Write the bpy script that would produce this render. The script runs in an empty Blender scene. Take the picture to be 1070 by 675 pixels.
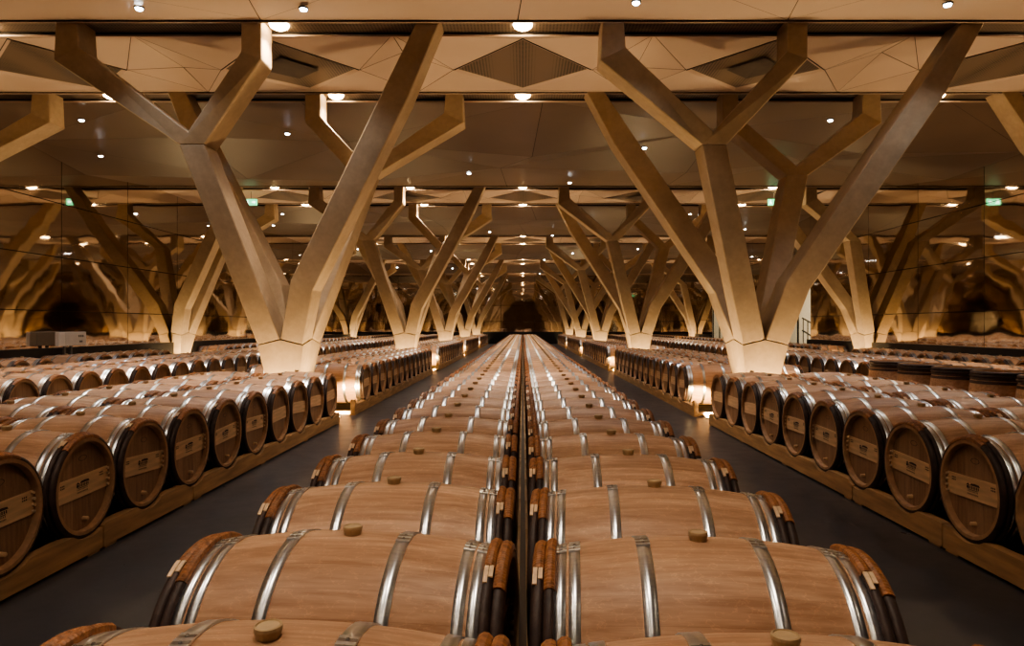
import bpy, bmesh, math, random
from mathutils import Vector, Matrix
random.seed(7)
PI = math.pi
C = bpy.context.scene.collection
sc = bpy.context.scene

# ------------------------------------------------------------------ measured layout (metres)
F_PX = 740.0
CAM_Z = 1.375
CEIL = 5.30
XW = 10.50            # side walls
COLX = 3.52           # inner column lines
Y1, BAY = 10.72, 10.80
YEND = Y1 + 4 * BAY   # far wall
YBACK = -5.0
AX_Z = 0.42           # barrel axis height
BL, RB, RE = 0.95, 0.334, 0.285

# ------------------------------------------------------------------ materials
def new_mat(name):
    m = bpy.data.materials.new(name); m.use_nodes = True
    nt = m.node_tree; nt.nodes.clear()
    out = nt.nodes.new('ShaderNodeOutputMaterial')
    bs = nt.nodes.new('ShaderNodeBsdfPrincipled')
    nt.links.new(bs.outputs[0], out.inputs[0])
    return m, nt, bs

def N(nt, t, **kw):
    n = nt.nodes.new(t)
    for k, v in kw.items(): setattr(n, k, v)
    return n

def math_node(nt, op, a, b=None):
    n = N(nt, 'ShaderNodeMath', operation=op)
    for i, v in enumerate((a, b)):
        if v is None: continue
        if isinstance(v, (int, float)): n.inputs[i].default_value = v
        else: nt.links.new(v, n.inputs[i])
    return n.outputs[0]

def noise(nt, vec, scale, detail=3, rough=.5, stretch=None):
    if stretch:
        mp = N(nt, 'ShaderNodeMapping'); mp.inputs['Scale'].default_value = stretch
        nt.links.new(vec, mp.inputs[0]); vec = mp.outputs[0]
    n = N(nt, 'ShaderNodeTexNoise'); n.inputs['Scale'].default_value = scale
    n.inputs['Detail'].default_value = detail; n.inputs['Roughness'].default_value = rough
    nt.links.new(vec, n.inputs['Vector'])
    return n.outputs['Fac']

def ramp(nt, fac, stops):
    r = N(nt, 'ShaderNodeValToRGB')
    el = r.color_ramp.elements
    while len(el) < len(stops): el.new(.5)
    for e, (p, c) in zip(el, stops): e.position = p; e.color = (*c, 1)
    nt.links.new(fac, r.inputs[0])
    return r.outputs[0]

def mix_mul(nt, a, b, f=1.0):
    m = N(nt, 'ShaderNodeMix', data_type='RGBA', blend_type='MULTIPLY')
    m.inputs[0].default_value = f
    nt.links.new(a, m.inputs[6]); nt.links.new(b, m.inputs[7])
    return m.outputs[2]

def bump(nt, bs, h, strength, dist=.01):
    b = N(nt, 'ShaderNodeBump'); b.inputs['Strength'].default_value = strength
    b.inputs['Distance'].default_value = dist
    nt.links.new(h, b.inputs['Height']); nt.links.new(b.outputs[0], bs.inputs['Normal'])

def simple(name, col, rough=.5, metal=0., var=.15, scale=8., stretch=None, spec=.5, bmp=0):
    m, nt, bs = new_mat(name)
    tc = N(nt, 'ShaderNodeTexCoord').outputs['Object']
    f = noise(nt, tc, scale, 4, .55, stretch)
    lo = tuple(c * (1 - var) for c in col); hi = tuple(min(1, c * (1 + var)) for c in col)
    nt.links.new(ramp(nt, f, [(.3, lo), (.7, hi)]), bs.inputs['Base Color'])
    bs.inputs['Roughness'].default_value = rough; bs.inputs['Metallic'].default_value = metal
    bs.inputs['Specular IOR Level'].default_value = spec
    if bmp: bump(nt, bs, f, bmp)
    return m

def emis(name, col, s):
    m, nt, bs = new_mat(name)
    bs.inputs['Base Color'].default_value = (*col, 1)
    bs.inputs['Emission Color'].default_value = (*col, 1)
    bs.inputs['Emission Strength'].default_value = s
    try: m.cycles.emission_sampling = 'NONE'
    except Exception: pass
    return m

def oak(name, c0, c1, staves=True, world=False):
    m, nt, bs = new_mat(name)
    tcn = N(nt, 'ShaderNodeTexCoord')
    tc = tcn.outputs['Object']
    oi = N(nt, 'ShaderNodeObjectInfo')
    add = N(nt, 'ShaderNodeVectorMath', operation='ADD')
    cmb = N(nt, 'ShaderNodeCombineXYZ')
    nt.links.new(math_node(nt, 'MULTIPLY', oi.outputs['Random'], 40.), cmb.inputs[0])
    nt.links.new(tc, add.inputs[0]); nt.links.new(cmb.outputs[0], add.inputs[1])
    v = add.outputs[0]
    g = noise(nt, v, 9, 5, .6, (.35, 5, 5) if staves else (5, 5, .5))
    col = ramp(nt, g, [(.33, c0), (.66, c1)])
    fleck = noise(nt, v, 22, 3, .5, (.8, 1.6, 1.6))
    fl = ramp(nt, fleck, [(.0, (1, 1, 1)), (.485, (1, 1, 1)), (.5, (1.35, 1.32, 1.28)), (.515, (1, 1, 1))])
    col = mix_mul(nt, col, fl, .7)
    sep = N(nt, 'ShaderNodeSeparateXYZ'); nt.links.new(tc, sep.inputs[0])
    if staves:
        a = math_node(nt, 'ARCTAN2', sep.outputs[1], sep.outputs[2])
        k = math_node(nt, 'MULTIPLY', a, 26 / (2 * PI))
    else:
        k = math_node(nt, 'MULTIPLY', sep.outputs[1], 12.)
    kf = math_node(nt, 'FLOOR', k)
    kk = math_node(nt, 'ADD', kf, math_node(nt, 'MULTIPLY', oi.outputs['Random'], 91.7))
    wn = N(nt, 'ShaderNodeTexWhiteNoise', noise_dimensions='1D'); nt.links.new(kk, wn.inputs['W'])
    tint = ramp(nt, wn.outputs['Value'], [(0, (.80, .76, .72)), (1, (1.08, 1.08, 1.08))])
    col = mix_mul(nt, col, tint, .9)
    fr = math_node(nt, 'FRACT', k)
    ed = math_node(nt, 'ABSOLUTE', math_node(nt, 'SUBTRACT', fr, .5))
    line = ramp(nt, ed, [(0, (1, 1, 1)), (.485, (1, 1, 1)), (.5, (.6, .52, .45))])
    col = mix_mul(nt, col, line, .6)
    ot = ramp(nt, oi.outputs['Random'], [(0, (.84, .80, .77)), (1, (1.10, 1.09, 1.08))])
    col = mix_mul(nt, col, ot, 1)
    nt.links.new(col, bs.inputs['Base Color'])
    bs.inputs['Roughness'].default_value = .48
    bs.inputs['Specular IOR Level'].default_value = .35
    bump(nt, bs, g, .08, .004)
    return m

M = {}
M['oak'] = oak('oak staves', (.41, .238, .145), (.62, .415, .28))
M['head'] = oak('oak head', (.27, .165, .10), (.38, .24, .15), staves=False)
M['chime'] = simple('oak chime', (.42, .25, .14), .6, var=.2, scale=20)
M['board'] = simple('pale oak board', (.66, .44, .26), .55, var=.2, scale=5, stretch=(3, .8, 9))
M['ink'] = simple('burnt brand', (.045, .025, .018), .8, var=.1)
M['steel'] = simple('galvanised hoop', (.84, .88, .97), .31, 1., var=.10, scale=30, stretch=(1, 4, 4))
M['rivet'] = simple('rivet steel', (.35, .33, .32), .4, 1., var=.1)
M['darkhoop'] = simple('chestnut hoop', (.045, .026, .022), .55, var=.3, scale=25, bmp=.3)
M['wicker'] = simple('wicker', (.29, .122, .05), .5, var=.45, scale=45, bmp=.3)
M['pale'] = simple('split cane end', (.72, .52, .34), .6, var=.15, scale=40)
M['wax'] = simple('silicone bung', (.47, .34, .20), .4, var=.12, scale=30)
M['rail'] = simple('pine rail', (.42, .25, .12), .6, var=.28, scale=4, stretch=(6, .6, 6))
M['black'] = simple('black plinth', (.006, .005, .005), .5, var=.1)
M['dark'] = simple('dark void', (.010, .007, .005), .8, var=.1)
M['darkwood'] = simple('dark band oak', (.03, .017, .012), .5, var=.2)
M['white'] = simple('white enamel', (.80, .74, .66), .5, var=.04)
M['grey'] = simple('grey steel', (.2, .2, .2), .4, .8, var=.1)
M['warm'] = emis('warm lamp', (1, .72, .40), 45)
M['cool'] = emis('cool lamp', (.85, .93, 1), 32)
M['uplens'] = emis('uplight lens', (1, .70, .34), 30)
M['exit'] = emis('exit green', (.10, .75, .35), 2.0)
M['exitw'] = emis('exit white', (.8, 1, .85), 4.0)
M['stairglow'] = emis('glowing stairwell wall', (1, .82, .56), 1.6)  # the wall itself glows in place of the stairwell's light

# concrete of the columns
m, nt, bs = new_mat('column concrete')
tc = N(nt, 'ShaderNodeTexCoord').outputs['Object']
f1 = noise(nt, tc, 1.6, 6, .62); f2 = noise(nt, tc, 14, 5, .6)
c1 = ramp(nt, f1, [(.25, (.31, .225, .145)), (.55, (.41, .305, .20)), (.8, (.49, .37, .25))])
c2 = ramp(nt, f2, [(.3, (.86, .86, .86)), (.7, (1.06, 1.05, 1.04))])
nt.links.new(mix_mul(nt, c1, c2, .8), bs.inputs['Base Color'])
bs.inputs['Roughness'].default_value = .5; bs.inputs['Specular IOR Level'].default_value = .4
bump(nt, bs, f2, .12, .01)
M['conc'] = m

# floor: dark polished resin
m, nt, bs = new_mat('dark floor')
tc = N(nt, 'ShaderNodeTexCoord').outputs['Object']
f1 = noise(nt, tc, .9, 6, .6); f2 = noise(nt, tc, 5, 5, .7)
nt.links.new(ramp(nt, f1, [(.3, (.033, .037, .046)), (.7, (.060, .065, .078))]), bs.inputs['Base Color'])
rr = ramp(nt, f2, [(.3, (.27, .27, .27)), (.7, (.36, .36, .36))])
nt.links.new(rr, bs.inputs['Roughness'])
M['floor'] = m

# ceiling panels
def ceil_mat(name, a, b, rough):
    m, nt, bs = new_mat(name)
    tc = N(nt, 'ShaderNodeTexCoord').outputs['Object']
    f1 = noise(nt, tc, .7, 4, .5)
    nt.links.new(ramp(nt, f1, [(.3, a), (.7, b)]), bs.inputs['Base Color'])
    bs.inputs['Roughness'].default_value = rough
    return m
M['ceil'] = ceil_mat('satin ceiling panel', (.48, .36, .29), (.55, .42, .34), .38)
M['ceild'] = ceil_mat('shaded ceiling panel', (.11, .072, .050), (.14, .094, .066), .42)  # same panels farther in, with the bays' shade painted into the colour
M['ceil2'] = ceil_mat('pale ceiling panel', (.50, .375, .30), (.57, .44, .355), .5)

# perforated grille
m, nt, bs = new_mat('perforated grille')
tc = N(nt, 'ShaderNodeTexCoord').outputs['Object']
mp = N(nt, 'ShaderNodeMapping'); mp.inputs['Scale'].default_value = (22, 22, 22)
nt.links.new(tc, mp.inputs[0])
vo = N(nt, 'ShaderNodeTexVoronoi'); vo.inputs['Randomness'].default_value = 0; vo.inputs['Scale'].default_value = 1
nt.links.new(mp.outputs[0], vo.inputs['Vector'])
nt.links.new(ramp(nt, vo.outputs['Distance'], [(.33, (.010, .007, .005)), (.42, (.155, .11, .078))]), bs.inputs['Base Color'])
bs.inputs['Roughness'].default_value = .5
M['grille'] = m

# wavy polished metal cladding
m, nt, bs = new_mat('wavy mirror cladding')
tc = N(nt, 'ShaderNodeTexCoord').outputs['Object']
f1 = noise(nt, tc, .55, 1.5, .45); f2 = noise(nt, tc, 1.6, 1, .4)
h = math_node(nt, 'ADD', math_node(nt, 'MULTIPLY', f1, 1.0), math_node(nt, 'MULTIPLY', f2, .22))
bump(nt, bs, h, .20, .045)
bs.inputs['Base Color'].default_value = (.70, .625, .54, 1)
bs.inputs['Metallic'].default_value = 1; bs.inputs['Roughness'].default_value = .035
M['mirror'] = m

m, nt, bs = new_mat('door glass')
bs.inputs['Base Color'].default_value = (.95, .98, .96, 1); bs.inputs['Roughness'].default_value = .02
bs.inputs['Transmission Weight'].default_value = 1; bs.inputs['IOR'].default_value = 1.05
M['glass'] = m

# ------------------------------------------------------------------ object helpers
def tag(o, label=None, cat=None, group=None, kind=None):
    if label: o['label'] = label
    if cat: o['category'] = cat
    if group: o['group'] = group
    if kind: o['kind'] = kind
    return o

def link(name, me, parent=None, loc=(0, 0, 0)):
    o = bpy.data.objects.new(name, me); C.objects.link(o)
    o.location = loc
    if parent: o.parent = parent
    return o

def to_mesh(bm, name, mats, smooth=False):
    me = bpy.data.meshes.new(name)
    bmesh.ops.recalc_face_normals(bm, faces=bm.faces[:])
    bm.to_mesh(me); bm.free()
    for mm in (mats if isinstance(mats, (list, tuple)) else [mats]): me.materials.append(mm)
    if smooth:
        me.polygons.foreach_set('use_smooth', [True] * len(me.polygons))
    return me

def empty(name, loc=(0, 0, 0), rz=0):
    o = bpy.data.objects.new(name, None); C.objects.link(o)
    o.location = loc; o.rotation_euler = (0, 0, rz); o.empty_display_size = .1
    return o

def box(bm, x0, x1, y0, y1, z0, z1, mi=0):
    vs = [bm.verts.new(p) for p in ((x0,y0,z0),(x1,y0,z0),(x1,y1,z0),(x0,y1,z0),(x0,y0,z1),(x1,y0,z1),(x1,y1,z1),(x0,y1,z1))]
    for f in ((0,3,2,1),(4,5,6,7),(0,1,5,4),(1,2,6,5),(2,3,7,6),(3,0,4,7)):
        fc = bm.faces.new([vs[i] for i in f]); fc.material_index = mi

def cyl(bm, c, r, h, seg=16, axis='Z', r2=None, mi=0, smooth=False):
    r2 = r if r2 is None else r2
    rings = []
    for (t, rr) in ((0, r), (h, r2)):
        ring = []
        for i in range(seg):
            a = 2 * PI * i / seg; u, v = rr * math.cos(a), rr * math.sin(a)
            p = {'Z': (u, v, t), 'X': (t, u, v), 'Y': (u, t, v)}[axis]
            ring.append(bm.verts.new((c[0] + p[0], c[1] + p[1], c[2] + p[2])))
        rings.append(ring)
    for i in range(seg):
        f = bm.faces.new([rings[0][i], rings[0][(i+1) % seg], rings[1][(i+1) % seg], rings[1][i]])
        f.material_index = mi; f.smooth = smooth
    for r_ in rings:
        f = bm.faces.new(r_); f.material_index = mi

def lathe(bm, prof, seg=32, a0=0., a1=2*PI, closed_prof=False, mi=0, rmod=None, smooth=True):
    """profile (x, r) turned about the X axis; angle 0 is straight up, positive towards -Y"""
    full = abs(a1 - a0 - 2 * PI) < 1e-6
    n = seg if full else seg + 1
    rings = []
    for i in range(n):
        a = a0 + (a1 - a0) * i / seg
        dr = rmod(i) if rmod else 0
        rings.append([bm.verts.new((x, -(r + dr) * math.sin(a), (r + dr) * math.cos(a))) for x, r in prof])
    m_ = len(prof)
    for i in range(seg):
        A, B = rings[i], rings[(i + 1) % n]
        for j in range(m_ if closed_prof else m_ - 1):
            k = (j + 1) % m_
            f = bm.faces.new([A[j], B[j], B[k], A[k]]); f.material_index = mi; f.smooth = smooth
    if not full and closed_prof:
        for R_ in (rings[0], rings[-1]):
            f = bm.faces.new(R_); f.material_index = mi
    return rings

def rad(x): return RB - (RB - RE) * (abs(x) / (BL / 2)) ** 2.0

# ------------------------------------------------------------------ barrel
HOOPS = [(-.397, .031), (-.358, .031), (-.163, .038), (.163, .038), (.358, .031), (.397, .031)]
WHOOPS = [(-.459, .034), (-.4265, .031), (.4265, .031), (.459, .034)]
H2 = BL / 2

def staves_bm(seg, nx, bm=None, mi=(0, 1)):
    bm = bm or bmesh.new()
    outer = [(-H2 + BL * i / nx, rad(-H2 + BL * i / nx)) for i in range(nx + 1)]
    lathe(bm, outer, seg, mi=mi[0])
    for s in (-1, 1):
        e = s * H2
        lathe(bm, [(e, RE), (e, RE - .020)], seg, mi=mi[1], smooth=False)
        lathe(bm, [(e, RE - .020), (e - s * .014, RE - .027), (e - s * .045, RE - .025)], seg, mi=mi[1])
    return bm

def head_bm(s, seg, bm=None, mi=0):
    bm = bm or bmesh.new()
    x = s * (H2 - .036)
    vs = [bm.verts.new((x, (RE - .024) * math.sin(2*PI*i/seg), (RE - .024) * math.cos(2*PI*i/seg))) for i in range(seg)]
    f = bm.faces.new(vs); f.material_index = mi
    return bm

def hoop_bm(x, w, seg, bm=None, mi=0, detail=True, rvmi=1):
    bm = bm or bmesh.new()
    a, b = x - w/2, x + w/2
    t0, t1 = .0006, .0045
    prof = [(a, rad(a) + t0), (a, rad(a) + t1), (b, rad(b) + t1), (b, rad(b) + t0)]
    if detail:
        lathe(bm, prof[:], seg, mi=mi, smooth=False)
        for f in bm.faces: f.smooth = True
        ov = [(a - .001, rad(a) + .003), (a - .001, rad(a) + .0072), (b + .001, rad(b) + .0072), (b + .001, rad(b) + .003)]
        lathe(bm, ov, 5, -.03, .15, closed_prof=True, mi=mi, smooth=False)
        for an in (.02, .10):
            r = rad(x) + .007
            c = Vector((x, -r * math.sin(an), r * math.cos(an)))
            bmesh.ops.create_uvsphere(bm, u_segments=8, v_segments=5, radius=.0048, matrix=Matrix.Translation(c))
            for f in bm.faces:
                if f.material_index == 0 and (f.calc_center_median() - c).length < .006: f.material_index = rvmi
    else:
        lathe(bm, prof[1:3], seg, mi=mi)
    return bm

def whoop_prof(x, w, t=.019, n=5):
    pts = []
    for i in range(n + 1):
        a = PI * i / n
        px = x - w/2 * math.cos(a); pts.append((px, rad(min(max(px, -H2), H2)) + .001 + t * math.sin(a) ** .7))
    return pts

def barrel_parts(tier):
    """list of (name, mesh, label, subparts)"""
    P = []
    seg = 56 if tier == 1 else 32
    nx = 18 if tier == 1 else 12
    P.append(('staves', to_mesh(staves_bm(seg, nx), 'staves', [M['oak'], M['chime']]), None, []))
    d = tier == 1
    for x, w in HOOPS:
        P.append(('metal_hoop', to_mesh(hoop_bm(x, w, seg, detail=d), 'metal_hoop', [M['steel'], M['rivet']]), None, []))
    for k, (x, w) in enumerate(WHOOPS):
        bm = bmesh.new(); lathe(bm, whoop_prof(x, w), seg)
        # wicker binding over the top; one of the two hoops at each end is bound short with pale cane ends
        short = (x in (WHOOPS[0][0], WHOOPS[2][0]))
        a0, a1 = (-.42, .42) if short else (-.50, .66)
        if x > 0: a0, a1 = a0 * .9, a1 * .95
        wb = bmesh.new()
        n = int((a1 - a0) / .018) if d else 8
        pr = whoop_prof(x, w + .004, .0225)
        lathe(wb, pr, n, a0, a1, closed_prof=True, rmod=(lambda i: .0022 * (i % 2)) if d else None, smooth=False)
        subs = [('wicker_binding', to_mesh(wb, 'wicker_binding', M['wicker']), 'orange wicker binding')]
        if d and short:
            pb = bmesh.new()
            for q in (-1, 1):
                lathe(pb, [(x + q*w*.22 - .006, rad(x) + .017), (x + q*w*.22 - .006, rad(x) + .0225), (x + q*w*.22 + .006, rad(x) + .0225), (x + q*w*.22 + .006, rad(x) + .017)],
                      4, a1, a1 + (.19 if q < 0 else .13), closed_prof=True, smooth=False)
            subs.append(('cane_end', to_mesh(pb, 'cane_end', M['pale']), 'pale split cane ends'))
        P.append(('wooden_hoop', to_mesh(bm, 'wooden_hoop', M['darkhoop']), None, subs))
    for s in (-1, 1):
        subs = []
        x = H2 - .036
        if s > 0:
            bb = bmesh.new(); R_ = RE - .026; zt, zb = .066, -.062
            pts = []
            for i in range(7):
                z = zb + (zt - zb) * i / 6; pts.append((math.sqrt(R_*R_ - z*z), z))
            pts += [(-y, z) for y, z in reversed(pts)]
            f0 = [bb.verts.new((x + .0005, y, z)) for y, z in pts]; f1 = [bb.verts.new((x + .007, y, z)) for y, z in pts]
            bb.faces.new(f1)
            for i in range(len(pts)):
                j = (i + 1) % len(pts); bb.faces.new([f0[i], f0[j], f1[j], f1[i]])
            subs.append(('head_board', to_mesh(bb, 'head_board', M['board']), 'pale oak board branded with a small house emblem'))
            if d:
                bb = bmesh.new(); X = x + .0075
                def poly(pts_):
                    f = bb.faces.new([bb.verts.new((X, y, z)) for y, z in pts_])
                # house with a gabled tower and a long hipped roof
                poly([(-.058, -.001), (-.034, -.001), (-.034, .016), (-.058, .016)])
                poly([(-.064, .018), (-.026, .018), (-.045, .031)])
                for q in range(6): poly([(-.028 + q*.015, -.001), (-.019 + q*.015, -.001), (-.019 + q*.015, .016), (-.028 + q*.015, .016)])
                poly([(-.026, .019), (.068, .019), (.058, .031), (.020, .034), (-.016, .031)])
                poly([(-.050, -.004), (.050, -.004), (.046, -.008), (-.046, -.008)])
                for row, (n_, zz) in enumerate(((9, -.020), (12, -.036))):
                    for q in range(n_):
                        y0 = -.052 + q * .104 / n_
                        poly([(y0, zz), (y0 + .0048, zz), (y0 + .0048, zz + .009), (y0, zz + .009)])
                subs.append(('brand_mark', to_mesh(bb, 'brand_mark', M['ink']), 'dark burnt house emblem and lettering'))
                for sy in (-1, 1):
                    bb = bmesh.new()
                    for row in range(2):
                        for q in range(3):
                            y0 = sy * .185 - .020 + q * .014
                            poly([(y0, .022 + row * .014), (y0 + .010, .022 + row*.014), (y0 + .010, .030 + row*.014), (y0, .030 + row*.014)])
                    subs.append(('corner_stamp', to_mesh(bb, 'corner_stamp', M['ink']), None))
                for sy in (-1, 1):
                    bb = bmesh.new()
                    for q in range(4):
                        z = -.048 + q * .034
                        cyl(bb, (x + .001, sy * (math.sqrt(R_*R_ - z*z) - .012), z), .0085, .020, 8, 'X')
                    subs.append(('peg_row', to_mesh(bb, 'peg_row', M['pale']), None))
                bb = bmesh.new(); cyl(bb, (x, 0.01, -.198), .014, .028, 12, 'X', r2=.011); cyl(bb, (x + .026, .01, -.198), .013, .006, 12, 'X', r2=.009)
                subs.append(('spigot', to_mesh(bb, 'spigot', M['board']), None))
                bb = bmesh.new(); seg_ = 24
                ra = []
                for rr_ in (1, .86):
                    ra.append([bb.verts.new((x + .0008, .015 + .040*rr_*math.cos(2*PI*i/seg_), .165 + .017*rr_*math.sin(2*PI*i/seg_))) for i in range(seg_)])
                for i in range(seg_):
                    bb.faces.new([ra[0][i], ra[0][(i+1) % seg_], ra[1][(i+1) % seg_], ra[1][i]])
                subs.append(('oval_stamp', to_mesh(bb, 'oval_stamp', M['darkwood']), None))
        P.append(('head', to_mesh(head_bm(s, seg), 'head', M['head']), None, subs))
    bb = bmesh.new(); sg = 20 if d else 10
    r0 = rad(0)
    prev = None
    pr = [(.022, -.006), (.0285, .018), (.0275, .024), (.024, .0255), (.0225, .0225), (.0, .0222)] if d else [(.024, -.004), (.0285, .022), (0, .022)]
    rings = []
    for (r_, z_) in pr:
        if r_ == 0: rings.append([bb.verts.new((0, 0, r0 + z_))])
        else: rings.append([bb.verts.new((r_*math.cos(2*PI*i/sg), r_*math.sin(2*PI*i/sg), r0 + z_)) for i in range(sg)])
    for A, B in zip(rings, rings[1:]):
        for i in range(sg):
            if len(B) == 1: bb.faces.new([A[i], A[(i+1) % sg], B[0]])
            else:
                f = bb.faces.new([A[i], A[(i+1) % sg], B[(i+1) % sg], B[i]])
    P.append(('bung', to_mesh(bb, 'bung', M['wax']), 'amber rubber bung', []))
    return P

def make_barrel(tier):
    root = empty('wine_barrel', (0, 0, -50))
    for name, me, lab, subs in barrel_parts(tier):
        o = link(name, me, root)
        if lab: o['label'] = lab
        for sn, sm, sl in subs:
            s_ = link(sn, sm, o)
            if sl: s_['label'] = sl
    return root

FARM = [M['oak'], M['chime'], M['head'], M['steel'], M['darkhoop'], M['wicker'], M['wax'], M['board']]
def far_barrel_bm(seg, nx, bm=None):
    bm = bm or bmesh.new()
    staves_bm(seg, nx, bm, (0, 1))
    for s in (-1, 1): head_bm(s, seg, bm, 2)
    for x, w in HOOPS: hoop_bm(x, w, seg, bm, 3, detail=False)
    for x, w in WHOOPS:
        lathe(bm, whoop_prof(x, w, n=3), seg, mi=4)
        lathe(bm, whoop_prof(x, w + .002, .022, n=3), 4, -.45, .60, mi=5)
    cyl(bm, (0, 0, rad(0) - .005), .026, .027, 8, 'Z', mi=6)
    R_ = RE - .026; x = H2 - .03
    f = bm.faces.new([bm.verts.new(p) for p in ((x, -R_*.97, -.062), (x, R_*.97, -.062), (x, R_*.97, .066), (x, -R_*.97, .066))]); f.material_index = 7
    return bm
far_me = to_mesh(far_barrel_bm(28, 8), 'wine_barrel_far', FARM)

proto = {1: make_barrel(1), 2: make_barrel(2)}
def collect(o): return [(ch, collect(ch)) for ch in CH.get(o.name, [])]
CH = {}
for o in list(C.objects):
    if o.parent: CH.setdefault(o.parent.name, []).append(o)
PT = {k: collect(v) for k, v in proto.items()}

def copy_barrel(tier, loc, rz, rx=0):
    if tier == 3:
        r = link('wine_barrel', far_me, None, loc); r.rotation_euler = (rx, 0, rz); return r
    r = proto[tier].copy(); C.objects.link(r); r.location = loc; r.rotation_euler = (rx, 0, rz)
    def rec(src, par):
        for ch, sub in src:
            c = ch.copy(); C.objects.link(c); c.parent = par
            rec(sub, c)
    rec(PT[tier], r)
    return r

ONES = ['', 'first', 'second', 'third', 'fourth', 'fifth', 'sixth', 'seventh', 'eighth', 'ninth', 'tenth', 'eleventh', 'twelfth',
        'thirteenth', 'fourteenth', 'fifteenth', 'sixteenth', 'seventeenth', 'eighteenth', 'nineteenth']
TENS = {20: 'twent', 30: 'thirt', 40: 'fort', 50: 'fift', 60: 'sixt', 70: 'sevent', 80: 'eight'}
def ordn(n):
    if n < 20: return ONES[n]
    t = n // 10 * 10
    return TENS[t] + 'ieth' if n == t else TENS[t] + 'y-' + ONES[n - t]

# ---- positions ---------------------------------------------------------------
B = []   # x, y, facing(rz), jitter, label, group, weight
RACKS = []  # (xc, [ys], name-bits, facing, y_front_extend)
def radd(x, y, rz, label, group, w, jit):
    B.append(dict(x=x, y=y, rz=rz, jit=jit, label=label, group=group, w=w))

skewL = [-3, -4.5, -1.5, -.6]; skewR = [-2.5, -4, -4, -2, -1]
for side, x, y0, skew in (('left', -.508, 1.43, skewL), ('right', .508, 1.365, skewR)):
    ys = []
    k = 0
    while y0 + .68 * k < YEND - .9:
        y = y0 + .68 * k; ys.append(y)
        j = skew[k] if k < len(skew) else random.uniform(-.8, .8)
        radd(x, y, 0, f'oak barrel lying {ordn(k+1)} from the front in the {side} half of the central double row',
             f'barrels in the {side} half of the central double row', .45, math.radians(j))
        k += 1
    for a in range(0, len(ys), 8):
        RACKS.append((x, ys[a:a+8], f'stretch of rack under the {side} half of the central double row, {ordn(a//8+1)} from the front', f'racks under the central rows', 0, 0))

BN = ['front', 'second', 'third', 'fourth', 'farthest']
def blocks(side):
    y0 = 4.23 if side < 0 else 4.13
    sp = .677 if side < 0 else .671
    out = [[y0 + sp * k for k in range(-2, 9)]]
    st = 11.86 if side < 0 else 11.66
    for n in range(4):
        s0 = st + n * BAY
        out.append([s0 + .676 * k for k in range(13)])
    return out
PX = 3.075
for side in (-1, 1):
    sn = 'left' if side < 0 else 'right'
    for bi, ys in enumerate(blocks(side)):
        for row, xx, w in (('aisle-side', PX, 1.45), ('rear', PX + 1.01, .40)):
            x = side * xx
            inner = row == 'aisle-side'
            yy = ys if inner else [y + .05 for y in ys]
            if bi == 0 and not inner: yy = yy[1:]
            for k, y in enumerate(yy):
                rz = 0 if (side < 0) == inner else PI
                lit = 'uplit oak barrel' if (bi > 0 and k == 0) else 'oak barrel'
                lab = f'{lit}, {ordn(k+1)} from the front in the {row} row of the {BN[bi]} {sn} block'
                radd(x, y, rz, lab, f'barrels of the {BN[bi]} {sn} block, {row} row', w, math.radians(random.uniform(-1, 1)))
            if inner and bi == 0:
                cuts = [(yy[0] - .335, 4.36), (4.36, 5.55), (5.55, yy[-1] + .335)]
                for q, (ca, cb) in enumerate(cuts):
                    RACKS.append((x, yy, ['nearest', 'short middle', 'long far'][q] + f' length of pine rack under aisle-side barrels of the front {sn} block', f'pine racks of the front {sn} block', side, (ca, cb)))
            else:
                RACKS.append((x, yy, f'pine rack under the {row} row of the {BN[bi]} {sn} block', f'pine racks under the {sn} blocks', side if inner else 0, .65 if bi else 0))
    # second group, continuous double row
    for row, xx, w in (('nearer', 6.60, 1.5), ('farther', 7.61, .38)):
        ys = []
        k = 0; y = 7.35 if xx < 7 else 8.0
        while y < YEND - .9:
            ys.append(y)
            radd(side * xx, y, (0 if side < 0 else PI) if xx < 7 else (PI if side < 0 else 0),
                 f'oak barrel, {ordn(k+1)} from the front in the {row} half of the {sn} middle double row',
                 f'barrels in the {row} half of the {sn} middle double row', w, math.radians(random.uniform(-1, 1)))
            y += .676; k += 1
        for a in range(0, len(ys), 13):
            RACKS.append((side * xx, ys[a:a+13], f'pine rack under the {row} half of the {sn} middle double row, {ordn(a//13+1)} stretch', f'racks of the {sn} middle row', 0, 0))
    # wall row
    for bi in range(4):
        ys = []
        lo = 11.9 + bi * BAY
        kk = 0
        for k in range(11 if side < 0 else 13):
            y = lo + .676 * k
            if side < 0 and bi == 0 and k in (4,): continue
            if y > YEND - .9: continue
            ys.append(y); kk += 1
            radd(side * 9.84, y, 0 if side < 0 else PI,
                 f'oak barrel, {ordn(kk)} from the front in {BN[bi]} group along the {sn} mirrored wall',
                 f'barrels along the {sn} wall', 1.2, math.radians(random.uniform(-1, 1)))
        RACKS.append((side * 9.84, ys, f'pine rack under the {BN[bi]} group of barrels along the {sn} wall', f'racks along the {sn} wall', 0, 0))

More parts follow.
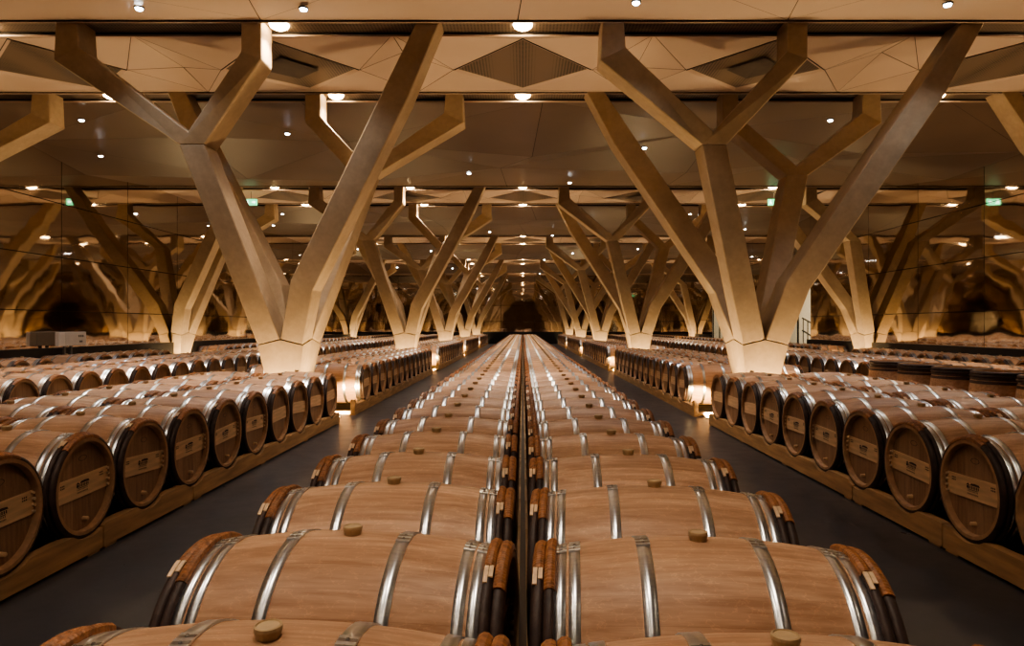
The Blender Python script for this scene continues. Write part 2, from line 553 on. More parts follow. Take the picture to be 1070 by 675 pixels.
def inframe(b):
    return b['y'] > 0 and abs(b['x'] + 0.0) - .5 < b['y'] * 546 / F_PX
for b in B: b['score'] = b['w'] / b['y'] ** 3 if inframe(b) else 0
B.sort(key=lambda b: -b['score'])
IND, REST = B[:292], B[292:]
rest_by = REST
for i, b in enumerate(IND):
    z = b['y']
    tier = 1 if z < 7.6 else (2 if z < 14.5 else 3)
    rx = random.uniform(-.05, .05)
    o = copy_barrel(tier, (b['x'], b['y'], AX_Z), b['rz'] + b['jit'], rx)
    tag(o, b['label'], 'barrel', b['group'])
bm = bmesh.new()
base = far_barrel_bm(14, 4)
tmp = bpy.data.meshes.new('tmp'); base.to_mesh(tmp); base.free()
for b in REST:
    n0 = len(bm.verts)
    bm.from_mesh(tmp)
    bm.verts.ensure_lookup_table()
    mtx = Matrix.Translation((b['x'], b['y'], AX_Z)) @ Matrix.Rotation(b['rz'] + b['jit'], 4, 'Z')
    bmesh.ops.transform(bm, matrix=mtx, verts=bm.verts[n0:])
bpy.data.meshes.remove(tmp)
M['oakfar'] = simple('distant oak', (.60, .37, .21), .5, var=.12, scale=3)
me = bpy.data.meshes.new('distant_barrels'); bm.to_mesh(me); bm.free()
for mm in [M['oakfar']] + FARM[1:]: me.materials.append(mm)
o = link('distant_barrels', me)
tag(o, 'mass of distant oak barrels filling the far end of the cellar', 'barrels', None, 'stuff')

for t in (1, 2):
    def rm(L):
        for ch, sub in L: rm(sub); bpy.data.objects.remove(ch)
    rm(PT[t]); bpy.data.objects.remove(proto[t])

# upright barrels in the right aisle
for k, y in enumerate((6.60, 7.31, 8.02, 8.75, 9.47)):
    root = empty('upright_barrel', (4.965, y, 0), random.uniform(-.4, .4))
    ext = root
    def part(name, bm_, mats, lab=None, par=None):
        me_ = to_mesh(bm_, name, mats); me_.transform(Matrix.Translation((0, 0, H2 - .02)) @ Matrix.Diagonal((.97, .97, .955, 1)) @ Matrix.Rotation(PI/2, 4, 'Y'))
        o_ = link(name, me_, par or root)
        if lab: o_['label'] = lab
        return o_
    part('staves', staves_bm(40, 12), [M['oak'], M['chime']])
    part('head', head_bm(-1, 40), M['head'])
    for x, w in (HOOPS[0], HOOPS[1], HOOPS[4], HOOPS[5]):
        part('dark_hoop', hoop_bm(x, w, 40, detail=False), M['darkhoop'], 'dark painted hoop')
    for x, w in WHOOPS:
        b_ = bmesh.new(); lathe(b_, whoop_prof(x, w), 40)
        o_ = part('wooden_hoop', b_, M['darkhoop'])
        b_ = bmesh.new(); lathe(b_, whoop_prof(x, w + .004, .0225), 10, -.5, .5, closed_prof=True, smooth=False)
        part('wicker_binding', b_, M['wicker'], None, o_)
    tag(root, f'upright oak barrel with dark hoops standing behind right block, {ordn(k+1)} from the camera', 'barrel', 'upright barrels in the right aisle')

# ------------------------------------------------------------------ racks (two scalloped pine rails and cross beams each)
def rail_bm(ys, x0, x1, ya, yb, h, rn, oy, zb):
    bm = bmesh.new()
    wv = math.sqrt(rn * rn - (AX_Z - h) ** 2)
    def top(y):
        z = h
        for c in ys:
            if abs(y - c) < wv: z = min(z, AX_Z - math.sqrt(rn * rn - (y - c) ** 2))
        return z
    yy = {ya, yb}
    for c in ys:
        for i in range(9):
            y = c - wv + 2 * wv * i / 8
            if ya < y < yb: yy.add(y)
    pts = [(ya, zb)] + [(y, top(y)) for y in sorted(yy)] + [(yb, zb)]
    L = [bm.verts.new((x0, p[0] - oy, p[1])) for p in pts]; R_ = [bm.verts.new((x1, p[0] - oy, p[1])) for p in pts]
    bm.faces.new(L); bm.faces.new(list(reversed(R_)))
    for i in range(len(pts)):
        j = (i + 1) % len(pts); bm.faces.new([L[i], R_[i], R_[j], L[j]])
    return bm
for (xc, ys, label, group, side, ext) in RACKS:
    if not ys: continue
    front = isinstance(ext, tuple)
    if front: ya, yb = ext; ext = 0
    else: ya, yb = ys[0] - .335 - ext, ys[-1] + .335
    root = empty('barrel_rack', (xc, (ya + yb) / 2, 0))
    oy = (ya + yb) / 2
    for s in (-1, 1):
        x0, x1 = (.425, .493) if s > 0 else (-.493, -.425)
        link('rail', to_mesh(rail_bm(ys, x0, x1, ya + .008, yb - .008, .158, .307, oy, .014 if front else 0), 'rail', M['rail']), root)
    if ext:
        for s in (-1, 1):
            b_ = bmesh.new(); x = s * .458; box(b_, x - .033, x + .033, ya + .02 - oy, ya + .11 - oy, .159, .235)
            link('end_stop', to_mesh(b_, 'end_stop', M['rail']), root)
    n = max(2, int((yb - ya) / 1.4) + 1)
    for i in range(n):
        y = ya + .09 + (yb - ya - .18) * i / (n - 1)
        b_ = bmesh.new(); box(b_, -.424, .424, y - .04 - oy, y + .04 - oy, .012, .06)
        link('cross_beam', to_mesh(b_, 'cross_beam', M['rail']), root)
        if front:
            for s in (-1, 1):
                b_ = bmesh.new(); box(b_, s*.459 - .03, s*.459 + .03, y - .06 - oy, y + .06 - oy, 0, .0145)
                link('foot_block', to_mesh(b_, 'foot_block', M['rail']), root)
    tag(root, label, 'rack', group)

bm = bmesh.new(); box(bm, -.011, .011, 1.0, YEND - .3, 0, .50)
tag(link('divider_board', to_mesh(bm, 'divider_board', M['darkwood'])), 'dark narrow board in the gap between the two central rows', 'board')
# ------------------------------------------------------------------ branching columns
def beam(bm, path, w, d, first=None, last=None):
    """prism along path in the XZ plane with mitred joints, depth d along Y; first/last override a section (x0,x1,y0,y1,z)"""
    n = len(path); S = []
    for i, p in enumerate(path):
        p = Vector(p)
        def perp(a, b):
            v = Vector((b[0]-a[0], 0, b[2]-a[2])).normalized(); return Vector((v.z, 0, -v.x))
        if i == 0: m_ = perp(path[0], path[1]); k = 1
        elif i == n - 1: m_ = perp(path[-2], path[-1]); k = 1
        else:
            a, b = perp(path[i-1], path[i]), perp(path[i], path[i+1]); m_ = (a + b).normalized(); k = 1 / max(.5, m_.dot(a))
        ww = w[i] if isinstance(w, (list, tuple)) else w
        dd = d[i] if isinstance(d, (list, tuple)) else d
        l, r = p - m_ * ww/2*k, p + m_ * ww/2*k
        if i == n - 1: l.z = r.z = p.z
        S.append([l + Vector((0, -dd/2, 0)), r + Vector((0, -dd/2, 0)), r + Vector((0, dd/2, 0)), l + Vector((0, dd/2, 0))])
    if first: S[0] = [Vector(v) for v in first]
    if last: S[-1] = [Vector(v) for v in last]
    V = [[bm.verts.new(v) for v in s] for s in S]
    for A, B_ in zip(V, V[1:]):
        for j in range(4): bm.faces.new([A[j], A[(j+1) % 4], B_[(j+1) % 4], B_[j]])
    bm.faces.new(V[0][::-1]); bm.faces.new(V[-1])
    return bm

def rot(bm, s):
    if s < 0: bmesh.ops.transform(bm, matrix=Matrix.Rotation(PI, 4, 'Z'), verts=bm.verts[:])
    return bm
ZC, ZTOP = 1.12, 5.42
CW = .33
FQ = [(-1.11, -1.18, 3.82), (-.77, -1.18, 3.82), (-.77, -.78, 3.82), (-1.11, -.78, 3.82)]
g = .004
def single_limb():
    bm = bmesh.new()
    # quadrant +x, -y
    q = [(g, -.45, ZC + .06), (CW, -.45, ZC - .02), (CW, -g, ZC + .06), (g, -g, ZC + .10)]
    return beam(bm, [(.165, -.23, ZC), (.385, -.46, 1.95), (1.86, -1.18, 4.46), (2.36, -1.40, ZTOP)], [.33, .345, .34, .32], [.42, .44, .44, .42], first=q)
def trunk_limb():
    bm = bmesh.new()
    q = [(-CW, -.45, ZC - .02), (-g, -.45, ZC + .06), (-g, -g, ZC + .10), (-CW, -g, ZC + .06)]
    beam(bm, [(-.165, -.23, ZC), (-.94, -.98, 3.82)], [.33, .34], [.42, .40], first=q, last=FQ)
    return bm
def arm(sx):
    bm = bmesh.new()
    if sx < 0: return beam(bm, [(-.94, -.98, 3.82), (-2.36, -1.40, 4.88), (-2.36, -1.40, ZTOP)], [.33, .33, .27], .40, first=FQ)
    return beam(bm, [(-.94, -.98, 3.82), (0.02, -1.40, 4.86), (0.02, -1.40, ZTOP)], .26, .395, first=FQ)
def foot_bm(x0=-.33, x1=.33, y0=-.45, y1=.45):
    """inverted square pyramid whose rim dips at the corners"""
    bm = bmesh.new()
    kx, ky = .42, .45
    xs = [x0, 0, x1] if x0 < 0 < x1 else [x0, x1]
    ring_t, ring_b = [], []
    def z_at(x, y):
        cx = min(abs(x) / .33, 1); cy = min(abs(y) / .45, 1)
        return ZC + .06 - .08 * (cx * cy) - .012
    loop = []
    mids_x = [x for x in (x0, (0 if x0 < 0 < x1 else None), x1) if x is not None]
    mids_y = [y for y in (y0, (0 if y0 < 0 < y1 else None), y1) if y is not None]
    for x in mids_x: loop.append((x, y0))
    for y in mids_y[1:]: loop.append((x1, y))
    for x in mids_x[::-1][1:]: loop.append((x, y1))
    for y in mids_y[::-1][1:-1]: loop.append((x0, y))
    T = [bm.verts.new((x, y, z_at(x, y))) for x, y in loop]
    Bt = [bm.verts.new((x * kx, y * ky, 0)) for x, y in loop]
    n = len(loop)
    for i in range(n): bm.faces.new([Bt[i], Bt[(i+1) % n], T[(i+1) % n], T[i]])
    bm.faces.new(Bt[::-1])
    c = bm.verts.new(((x0 + x1) / 2, (y0 + y1) / 2, ZC + .09))
    for i in range(n): bm.faces.new([T[i], T[(i+1) % n], c])
    return bm
def bev(bm, w=.012):
    bmesh.ops.remove_doubles(bm, verts=bm.verts[:], dist=.0005)
    bmesh.ops.recalc_face_normals(bm, faces=bm.faces[:])
    es = [e for e in bm.edges if len(e.link_faces) == 2 and e.calc_face_angle(0) > .5]
    bmesh.ops.bevel(bm, geom=es, offset=w, segments=1, affect='EDGES', clamp_overlap=True)
    return bm
LIMB = {}
for s in (1, -1):
    LIMB[('limb', s)] = to_mesh(bev(rot(single_limb(), s)), 'limb', M['conc'])
    LIMB[('forked_limb', s)] = to_mesh(bev(rot(trunk_limb(), s)), 'forked_limb', M['conc'])
    LIMB[('arm_out', s)] = to_mesh(bev(rot(arm(-1), s)), 'arm', M['conc'])
    LIMB[('arm_in', s)] = to_mesh(bev(rot(arm(1), s)), 'arm', M['conc'])
FOOT = {'full': to_mesh(foot_bm(), 'foot', M['conc']),
        'right': to_mesh(foot_bm(x0=0), 'foot', M['conc']), 'left': to_mesh(foot_bm(x1=0), 'foot', M['conc']),
        'front': to_mesh(foot_bm(y1=0), 'foot', M['conc'])}
def column(x, y, kind, label, group):
    root = empty('branching_column', (x, y, 0))
    tag(root, label, 'column', group)
    link('foot', FOOT[kind], root)
    def single(s): link('limb', LIMB[('limb', s)], root)
    def fork(s, inner=True):
        t = link('forked_limb', LIMB[('forked_limb', s)], root)
        link('arm', LIMB[('arm_out', s)], t)
        if inner: link('arm', LIMB[('arm_in', s)], t)
    if kind in ('full', 'front', 'right'): single(1)          # +x, -y
    if kind in ('full', 'front', 'left'): fork(1, kind != 'left')  # -x, -y
    if kind in ('full', 'left'): single(-1)                    # -x, +y
    if kind in ('full', 'right'): fork(-1, kind != 'right')    # +x, +y
    return root
NTH = ['nearest', 'second', 'third', 'fourth', 'last']
for n in range(5):
    y = Y1 + n * BAY
    for s, sn in ((-1, 'left'), (1, 'right')):
        last = n == 4
        column(s * COLX, y - (.012 if last else 0), 'front' if last else 'full',
               f'{NTH[n]} branching concrete column in the inner {sn} line' + (', against the end wall' if last else ''), 'branching columns')
        if not last:
            column(s * (XW - .012), y, 'right' if s < 0 else 'left',
                   f'{NTH[n]} half column of branching concrete against the {sn} mirrored wall', 'wall columns')

# ------------------------------------------------------------------ room shell
def struct(name, bm, mats, parent=None):
    o = link(name, to_mesh(bm, name, mats), parent)
    if not parent: o['kind'] = 'structure'
    return o
bm = bmesh.new(); box(bm, -XW - .3, XW + .3, YBACK - .3, YEND + .3, -.2, 0); struct('floor', bm, M['floor'])

SEAMS_Z = [.49, 1.71, 2.93, 4.15]
def wall_mesh(along, a0, a1, holes=(), flip=1):
    """mirror sheets with dark reveal lines; along='Y' -> plane x=0, else plane y=0"""
    bm = bmesh.new()
    ks = sorted(set([a0] + [Y1 + 2.7 * i for i in range(-6, 30) if a0 < Y1 + 2.7 * i < a1] + [a1])) if along == 'Y' else \
        sorted(set([a0] + [COLX + 2.6 * i for i in range(-6, 6) if a0 < COLX + 2.6 * i < a1] + [a1]))
    for h in holes:
        ks = sorted([k for k in ks if not (h[0] - .3 < k < h[1] + .3)] + [h[0], h[1]])
    zs = [0] + SEAMS_Z + [CEIL + .12]
    gp = .009
    for u0, u1 in zip(ks, ks[1:]):
        hole = any(abs(u0 - h[0]) < .01 for h in holes)
        for v0, v1 in zip(zs, zs[1:]):
            if hole:
                if v1 <= 2.94: continue
            A, B_, Cc, D = (u0 + gp, v0 + gp), (u1 - gp, v0 + gp), (u1 - gp, v1 - gp), (u0 + gp, v1 - gp)
            P = [(0, u, v) if along == 'Y' else (u, 0, v) for u, v in (A, B_, Cc, D)]
            f = bm.faces.new([bm.verts.new(p) for p in P])
    if along == 'Y':
        # backing behind the joints
        segs = []
        cur = a0
        for h in holes: segs.append((cur, h[0], 0)); segs.append((h[0], h[1], 2.93)); cur = h[1]
        segs.append((cur, a1, 0))
        for s0, s1, zz in segs:
            f = bm.faces.new([bm.verts.new((.02 * flip, u, v)) for u, v in ((s0, zz), (s1, zz), (s1, CEIL + .12), (s0, CEIL + .12))]); f.material_index = 1
    else:
        f = bm.faces.new([bm.verts.new((u, .02 * flip, v)) for u, v in ((a0, 0), (a1, 0), (a1, CEIL + .12), (a0, CEIL + .12))]); f.material_index = 1
    return bm
HOLES = [(25.85, 28.5), (36.7, 39.3)]
o = struct('wall_left', wall_mesh('Y', YBACK, YEND, (), -1), [M['mirror'], M['dark']]); o.location = (-XW, 0, 0)
o = struct('wall_right', wall_mesh('Y', YBACK, YEND, HOLES, 1), [M['mirror'], M['dark']]); o.location = (XW, 0, 0)
o = struct('wall_back', wall_mesh('X', -XW, XW, (), 1), [M['mirror'], M['dark']]); o.location = (0, YEND, 0)
bm = bmesh.new(); box(bm, -XW, XW, YBACK - .1, YBACK, 0, CEIL + .12); struct('wall_front', bm, simple('bronze end wall', (.22, .15, .10), .4, .3, var=.3, scale=1))
def baseb(name, x0, x1, y0, y1):
    bm = bmesh.new(); box(bm, x0, x1, y0, y1, 0, .84); box(bm, x0 - (.0 if x0 < 0 else .02), x1 + (.02 if x0 < 0 else 0), y0, y1, .84, .885)
    struct(name, bm, M['black'])
def cutcols(y0, y1):
    out = []; cur = y0
    for n in range(4):
        yc = Y1 + n * BAY
        if y0 < yc < y1: out.append((cur, yc - .5)); cur = yc + .5
    out.append((cur, y1)); return out
bmL = bmesh.new()
for a, b_ in cutcols(YBACK, YEND): box(bmL, -XW + .001, -XW + .14, a, b_, 0, .885)
struct('baseboard_left', bmL, M['black'])
bmR = bmesh.new()
for s0, s1 in ((YBACK, HOLES[0][0]), (HOLES[0][1], HOLES[1][0]), (HOLES[1][1], YEND)):
    for a, b_ in cutcols(s0, s1): box(bmR, XW - .14, XW - .001, a, b_, 0, .885)
struct('baseboard_right', bmR, M['black'])
bmF = bmesh.new()
for a, b_ in ((-XW + .14, -COLX - .5), (-COLX + .5, COLX - .5), (COLX + .5, XW - .14)): box(bmF, a, b_, YEND - .14, YEND - .001, 0, .93)
struct('baseboard_back', bmF, M['black'])

# doorways on the right with lit stairwell behind glass
for i, (h0, h1) in enumerate(HOLES):
    d = empty(f'door_{i+1}', (XW, (h0 + h1) / 2, 0)); d['kind'] = 'structure'
    w = (h1 - h0) / 2
    bm = bmesh.new(); box(bm, 1.6, 1.65, -w - .2, w + .2, 0, 2.95); link('stair_wall', to_mesh(bm, 'stair_wall', M['stairglow']), d)
    bm = bmesh.new()
    box(bm, .022, 1.62, -w - .25, -w - .2, 0, 2.95); box(bm, .022, 1.62, w + .2, w + .25, 0, 2.95); box(bm, .022, 1.62, -w - .25, w + .25, 2.93, 3.0)
    link('recess', to_mesh(bm, 'recess', M['white']), d)
    bm = bmesh.new(); box(bm, .06, .075, -w + .06, w - .06, .02, 2.86); link('glass_pane', to_mesh(bm, 'glass_pane', M['glass']), d)
    bm = bmesh.new()
    for yy in (-w, -.03, w - .06): box(bm, .03, .09, yy, yy + .06, 0, 2.93)
    box(bm, .03, .09, -w, w, 2.86, 2.93)
    link('door_frame', to_mesh(bm, 'door_frame', M['black']), d)
    bm = bmesh.new()
    for k in range(6): box(bm, .7, .73, -w + .2 + k*.45, -w + .23 + k*.45, 0, 1.15 + k * .1)
    for hh in (1.12, .62):
        vs = []
        for (yy, zz) in ((-w + .18, hh), (w - .1, hh + .55)):
            for dx in (.69, .74):
                for dz in (0, .04): vs.append(bm.verts.new((dx, yy, zz + dz)))
        a, b_, c_, e, f_, g_, h_, k_ = vs
        for q in ((a, b_, e, c_), (f_, g_, k_, h_), (a, b_, g_, f_), (c_, e, k_, h_), (a, c_, h_, f_), (b_, e, k_, g_)):
            try: bm.faces.new(q)
            except ValueError: pass
    link('railing', to_mesh(bm, 'railing', M['black']), d)

# ------------------------------------------------------------------ ceiling
rnd = random.Random(3)
bm = bmesh.new()
def facet(pts, mi=0, gap=.006):
    """a flat panel, shrunk a little so a dark joint shows around it"""
    c = sum((Vector(p) for p in pts), Vector()) / len(pts)
    vs = []
    for p in pts:
        v = Vector(p); dlt = (c - v); L = dlt.length
        vs.append(bm.verts.new(v + dlt * min(.4, gap * 1.6 / L)))
    f = bm.faces.new(vs); f.material_index = mi
SL = (1.17, 1.63)   # slot half distances
def zone(ya, yb, seed, mi=0):
    """folded panels between two slots"""
    r = random.Random(seed)
    nx, ny = 6, 3
    xs = [-XW + 2 * XW * i / nx for i in range(nx + 1)]
    ysr = [ya + (yb - ya) * j / ny for j in range(ny + 1)]
    P = {}
    for i, x in enumerate(xs):
        for j, y in enumerate(ysr):
            dx = 0 if i in (0, nx) else r.uniform(-.55, .55)
            dy = 0 if j in (0, ny) else r.uniform(-.55, .55)
            dz = 0 if j in (0, ny) else r.choice((-.30, -.16, -.04, .08))
            P[i, j] = (x + dx, y + dy, CEIL + dz)
    for i in range(nx):
        for j in range(ny):
            a, b_, c_, d = P[i, j], P[i+1, j], P[i+1, j+1], P[i, j+1]
            if (i + j) % 2: facet((a, b_, c_), mi, .005); facet((a, c_, d), mi, .005)
            else: facet((a, b_, d), mi, .005); facet((b_, c_, d), mi, .005)
    for x, z in ((-XW, 0), (XW, 0)): pass
YZ = [Y1 + n * BAY for n in range(-1, 5)]
prev = YBACK
for n, yc in enumerate(YZ):
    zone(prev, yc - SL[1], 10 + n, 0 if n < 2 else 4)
    last = n == len(YZ) - 1
    # pale folded strip with diamonds
    def strip(y0, y1):
        ym = (y0 + y1) / 2
        for k in range(-3, 4):
            cx = k * COLX
            hw = COLX / 2
            lo, hi = max(cx - hw, -XW), min(cx + hw, XW)
            if lo >= hi: continue
            zl = CEIL + .10; zh = CEIL - .05
            dw, dd = 1.05, (y1 - y0) / 2 - .12
            half_l, half_r = cx - dw, cx + dw
            A, B_, D, E = (cx, ym - dd, CEIL), (half_r, ym, zh), (cx, ym + dd, CEIL), (half_l, ym, zh)
            c00, c10, c11, c01 = (lo, y0, CEIL), (hi, y0, CEIL), (hi, y1, CEIL), (lo, y1, CEIL)
            sh = .3 * (1 if k % 2 else -1)
            mr, ml = (hi, ym + sh, zl), (lo, ym - sh if (k % 2) else ym - sh, zl)
            mr = (hi, ym + (.3 if k % 2 == 0 else -.3), zl); ml = (lo, ym + (.3 if (k - 1) % 2 == 0 else -.3), zl)
            if abs(k) == 3:      # cut by the wall: plain folds
                if k > 0: facet((c00, c10, c11, c01), 1)
                else: facet((c00, c10, c11, c01), 1)
                continue
            facet((A, c00, E), 1); facet((c00, ml, E), 1); facet((E, ml, c01), 1); facet((E, c01, D), 1)
            facet((A, B_, c10), 1); facet((c10, B_, mr), 1); facet((B_, c11, mr), 1); facet((B_, D, c11), 1)
            facet((c00, A, c10), 1, .004); facet((c01, c11, D), 1, .004)
            # grille + pale frame + recessed darker centre
            q = [Vector(v) for v in (A, B_, D, E)]; cc = sum(q, Vector()) / 4
            inn = [v.lerp(cc, .07) + Vector((0, 0, .012)) for v in q]
            for a_ in range(4):
                b2 = (a_ + 1) % 4
                f = bm.faces.new([bm.verts.new(v) for v in (q[a_] + Vector((0,0,-.015)), q[b2] + Vector((0,0,-.015)), inn[b2], inn[a_])]); f.material_index = 1
            f = bm.faces.new([bm.verts.new(v) for v in inn]); f.material_index = 2
            if k % 2:
                f = bm.faces.new([bm.verts.new(v.lerp(cc, .55) + Vector((0, 0, -.02))) for v in inn]); f.material_index = 5
    if not last:
        strip(yc - SL[0], yc + SL[0])
        prev = yc + SL[1]
    else:
        strip(yc - SL[0], yc + SL[0]) if False else facet(((-XW, yc - SL[0], CEIL), (XW, yc - SL[0], CEIL), (XW, yc, CEIL), (-XW, yc, CEIL)), 1)
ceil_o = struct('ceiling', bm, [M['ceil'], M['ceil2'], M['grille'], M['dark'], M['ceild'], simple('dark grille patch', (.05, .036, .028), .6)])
bm = bmesh.new(); box(bm, -XW - .3, XW + .3, YBACK - .3, YEND + .3, CEIL + .62, CEIL + .7)
struct('trim_1', bm, M['dark'])
# slots: grille trough with pale lips, one structure each
ti = 2
for n, yc in enumerate(YZ):
    for s in (-1, 1):
        if s > 0 and n == len(YZ) - 1: continue
        ya, yb = sorted((yc + s * SL[0], yc + s * SL[1]))
        bm = bmesh.new()
        f = bm.faces.new([bm.verts.new(p) for p in ((-XW, ya, CEIL + .03), (XW, ya, CEIL + .03), (XW, yb, CEIL + .03), (-XW, yb, CEIL + .03))]); f.material_index = 0
        for yy in (ya, yb):
            f = bm.faces.new([bm.verts.new(p) for p in ((-XW, yy, CEIL - .02), (XW, yy, CEIL - .02), (XW, yy, CEIL + .03), (-XW, yy, CEIL + .03))]); f.material_index = 1
        for yy in (ya, yb - .02): box(bm, -XW, XW, yy, yy + .02, CEIL - .03, CEIL - .005, 2)
        struct(f'trim_{ti}', bm, [M['grille'], M['dark'], M['ceil2']]); ti += 1

# ------------------------------------------------------------------ lamps
def spot(parent, loc, energy, col, size, blend, rad_, down=True):
    L = bpy.data.lights.new('spot_light', 'SPOT'); L.energy = energy; L.color = col
    L.spot_size = size; L.spot_blend = blend; L.shadow_soft_size = rad_
    o = bpy.data.objects.new('spot_light', L); C.objects.link(o); o.parent = parent; o.location = loc
    if not down: o.rotation_euler = (PI, 0, 0)
    return o
def fix_mesh(r, mat):
    b1 = bmesh.new(); cyl(b1, (0, 0, -.012), r * 1.3, .02, 20); h_ = to_mesh(b1, 'housing', M['black'])
    b2 = bmesh.new()
    rings = [[b2.verts.new((r*math.cos(t)*math.cos(2*PI*i/16), r*math.cos(t)*math.sin(2*PI*i/16), -.013 - .55*r*math.sin(t))) for i in range(16)] for t in (0, .5, 1.0)]
    top = b2.verts.new((0, 0, -.013 - .55*r))
    for A, B_ in zip(rings, rings[1:]):
        for i in range(16): b2.faces.new([A[i], A[(i+1) % 16], B_[(i+1) % 16], B_[i]])
    for i in range(16): b2.faces.new([rings[-1][i], rings[-1][(i+1) % 16], top])
    l_ = to_mesh(b2, 'lens', mat, True)
    return h_, l_
WH, WL = fix_mesh(.13, M['warm']); CH_, CL = fix_mesh(.045, M['cool'])
WARM = (1, .82, .64)
E_MAIN, E_SMALL, E_UP = 310, 115, 200
UPK = 1.75
SL_X = (-7.05, -3.2, 0.0, 3.9, 7.1)
for n, yc in enumerate(YZ):
    for s, dn in ((-1, 'near'), (1, 'far')):
        if s > 0 and n == len(YZ) - 1: continue
        for x in SL_X:
            if x == 3.9: continue
            r = empty('ceiling_spotlight', (x, yc + s * 1.42, CEIL + .045))
            link('housing', WH, r); link('lens', WL, r)
            spot(r, (0, 0, -.09), E_MAIN * ((.22 if s < 0 else .95) if n == 0 else 1.15), WARM, 2.2, .9, .08)
            nm = {-7.05: 'far left', -3.2: 'left', 0.0: 'middle', 7.1: 'right'}[x]
            bay = (['rearmost', 'front', 'second', 'third', 'fourth', 'last'])[n]
            tag(r, f'warm glowing {nm} spotlight in the {dn} ceiling slot of the {bay} pair', 'spotlight', 'warm spotlights in the ceiling slots')
small = [(-4.59, 13.8), (-5.92, 17.6), (-1.32, 17.4), (2.56, 14.9), (5.6, 12.9), (1.22, 18.5), (-8.04, 12.9), (-9.3, 15.6), (8.6, 16.6)]
front = [(-4.66, 8.6), (-2.67, 8.62), (1.35, 8.45), (5.1, 8.5)]
k = 0
for n in range(0, 4):
    for (x, y) in small:
        if n and random.random() < .0: continue
        r = empty('ceiling_downlight', (x, y + n * BAY, CEIL - .17))
        link('housing', CH_, r); link('lens', CL, r)
        tag(r, f'small white downlight under the {["front", "second", "third", "fourth"][n]} dark ceiling bay, {ordn(small.index((x, y)) + 1)} of its scatter', 'downlight', 'small white ceiling downlights')
        spot(r, (0, 0, -.05), E_SMALL, (.86, .93, 1), 1.9, .8, .04)
for i, (x, y) in enumerate(front):
    r = empty('ceiling_downlight', (x, y, CEIL - .06)); link('housing', CH_, r); link('lens', CL, r)
    tag(r, f'small white downlight at the top edge of the view, {ordn(i + 1)} from the left', 'downlight', 'small white ceiling downlights')
    spot(r, (0, 0, -.05), E_SMALL, (.86, .93, 1), 1.9, .8, .04)

# uplights at the column feet
b1 = bmesh.new(); cyl(b1, (0, 0, 0), .10, .012, 24); UR = to_mesh(b1, 'rim', M['grey'])
b2 = bmesh.new(); cyl(b2, (0, 0, .012), .08, .004, 24); UL = to_mesh(b2, 'lens', M['uplens'])
def uplight(x, y, label, e=None, low=False):
    r = empty('floor_uplight', (x, y, 0)); link('rim', UR, r); link('lens', UL, r)
    s_ = spot(r, (0, 0, .03), (e * UPK if e else E_UP), (1, .72, .38), 1.95 if low else 2.6, .7, .05, False)
    if low:      # the same fitting also throws a low beam at the first barrel behind it
        b_ = spot(r, (0, .02, .06), 330, (1, .68, .30), .92, .3, .03, False); b_.rotation_euler = (PI/2, 0, 0)
    tag(r, label, 'uplight', 'uplights at the column feet')
for n in range(5):
    y = Y1 + n * BAY
    for s, sn in ((-1, 'left'), (1, 'right')):
        nm = f'{NTH[n]} inner {sn} column'
        uplight(s * (COLX - .70), y - .14, f'floor uplight on the aisle side of the {nm}', 165, True)
        if n < 4:
            uplight(s * (COLX + .70), y - .14, f'floor uplight on the wall side of the {nm}', 150)
            uplight(s * COLX, y + .62, f'floor uplight behind the {nm}', 190)
            uplight(s * (XW - .42), y - .78, f'floor uplight in front of the {NTH[n]} {sn} wall column', 150)
            uplight(s * (XW - .62), y + .45, f'floor uplight behind the {NTH[n]} {sn} wall column')
        uplight(s * COLX, y - .64, f'floor uplight in front of the {nm}', 110)

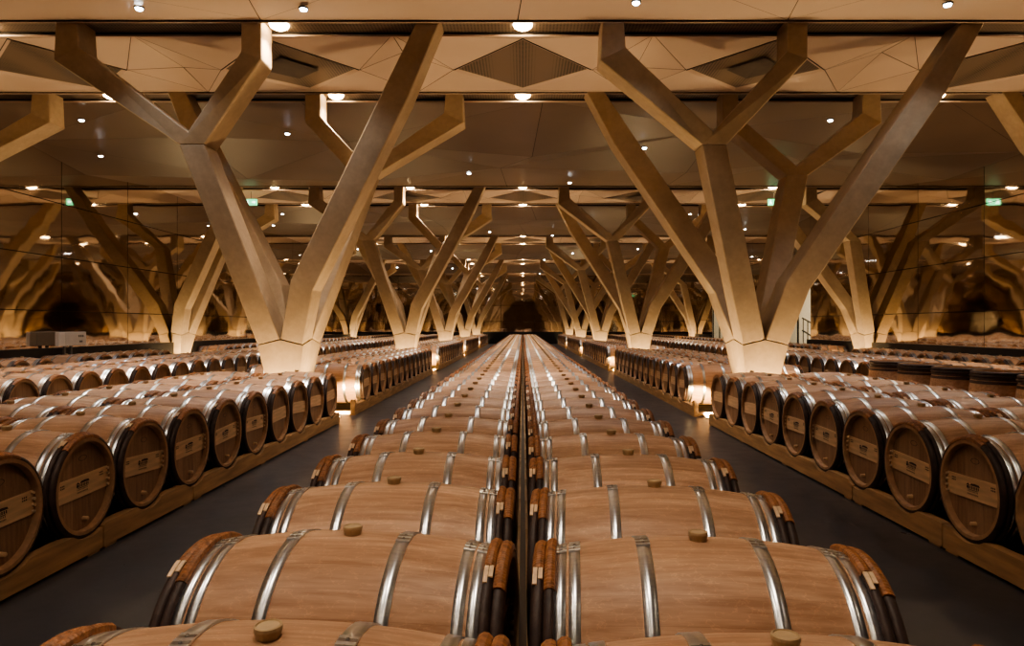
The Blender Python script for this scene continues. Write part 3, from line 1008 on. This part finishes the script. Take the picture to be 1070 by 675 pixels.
# exit signs
for x, sn in ((-7.9, 'left'), (7.3, 'right')):
    r = empty('exit_sign', (x, 20.6, CEIL - .33))
    bm = bmesh.new(); box(bm, -.17, .17, -.02, .02, -.09, .09); link('sign_box', to_mesh(bm, 'sign_box', M['exit']), r)
    bm = bmesh.new()
    def pl(pts): bm.faces.new([bm.verts.new((a, -.0215, b_)) for a, b_ in pts])
    pl([(.02, -.015), (.09, -.015), (.09, .015), (.02, .015)]); pl([(.09, -.045), (.14, 0), (.09, .045)])
    pl([(-.11, .035), (-.085, .035), (-.085, .06), (-.11, .06)]); pl([(-.125, -.01), (-.075, -.01), (-.08, .03), (-.115, .03)])
    pl([(-.14, -.06), (-.12, -.065), (-.09, -.01), (-.12, -.01)]); pl([(-.07, -.06), (-.05, -.055), (-.08, -.01), (-.10, -.01)])
    link('pictogram', to_mesh(bm, 'pictogram', M['exitw']), r)
    bm = bmesh.new(); cyl(bm, (0, 0, .09), .008, .22, 8); link('hanger', to_mesh(bm, 'hanger', M['grey']), r)
    tag(r, f'green glowing exit sign hanging from the ceiling on the {sn} side', 'sign')

# white cabinet on the left plinth
r = empty('electrical_cabinet', (-10.20, 15.9, 0))
bm = bmesh.new(); box(bm, -.03, .06, -.42, -.2, .93, 1.24); link('small_case', to_mesh(bev(bm, .008), 'small_case', M['white']), r)
bm = bmesh.new(); box(bm, -.03, .06, -.19, .55, .93, 1.24); link('large_case', to_mesh(bev(bm, .008), 'large_case', M['white']), r)
bm = bmesh.new()
for q in range(3): box(bm, .06, .068, .26 + q * .07, .30 + q * .07, 1.12, 1.17)
box(bm, .06, .068, .30, .40, 1.0, 1.04)
link('control_panel', to_mesh(bm, 'control_panel', M['grey']), r)
bm = bmesh.new(); box(bm, -.05, -.01, -.13, -.07, 0, .93); box(bm, -.05, -.01, .10, .16, 0, .93); link('post', to_mesh(bm, 'post', M['grey']), r)
tag(r, 'pale two-part electrical cabinet on posts beside the left mirrored wall', 'cabinet')

# ------------------------------------------------------------------ world, camera
w = bpy.data.worlds.new('World'); sc.world = w; w.use_nodes = True
w.node_tree.nodes['Background'].inputs[0].default_value = (1, .75, .5, 1)
w.node_tree.nodes['Background'].inputs[1].default_value = .0
cam = bpy.data.cameras.new('Camera'); co = bpy.data.objects.new('Camera', cam); C.objects.link(co)
co.location = (0, 0, CAM_Z); co.rotation_euler = (PI/2, 0, 0)
cam.sensor_width = 36; cam.lens = F_PX / 1070 * 36
cam.shift_x = -(546.3 - 535) / 1070
cam.shift_y = (340.5 - 337.5) / 1070
cam.clip_end = 200; cam.clip_start = .02
sc.camera = co
sc.cycles.use_denoising = True
sc.cycles.max_bounces = 10; sc.cycles.diffuse_bounces = 4; sc.cycles.glossy_bounces = 8; sc.cycles.transmission_bounces = 4
sc.cycles.sample_clamp_indirect = 2.5; sc.cycles.sample_clamp_direct = 0
sc.cycles.caustics_reflective = True; sc.cycles.caustics_refractive = False
sc.cycles.blur_glossy = .5
sc.view_settings.view_transform = 'AgX'
sc.view_settings.look = 'AgX - Medium High Contrast'
sc.view_settings.exposure = 0.2
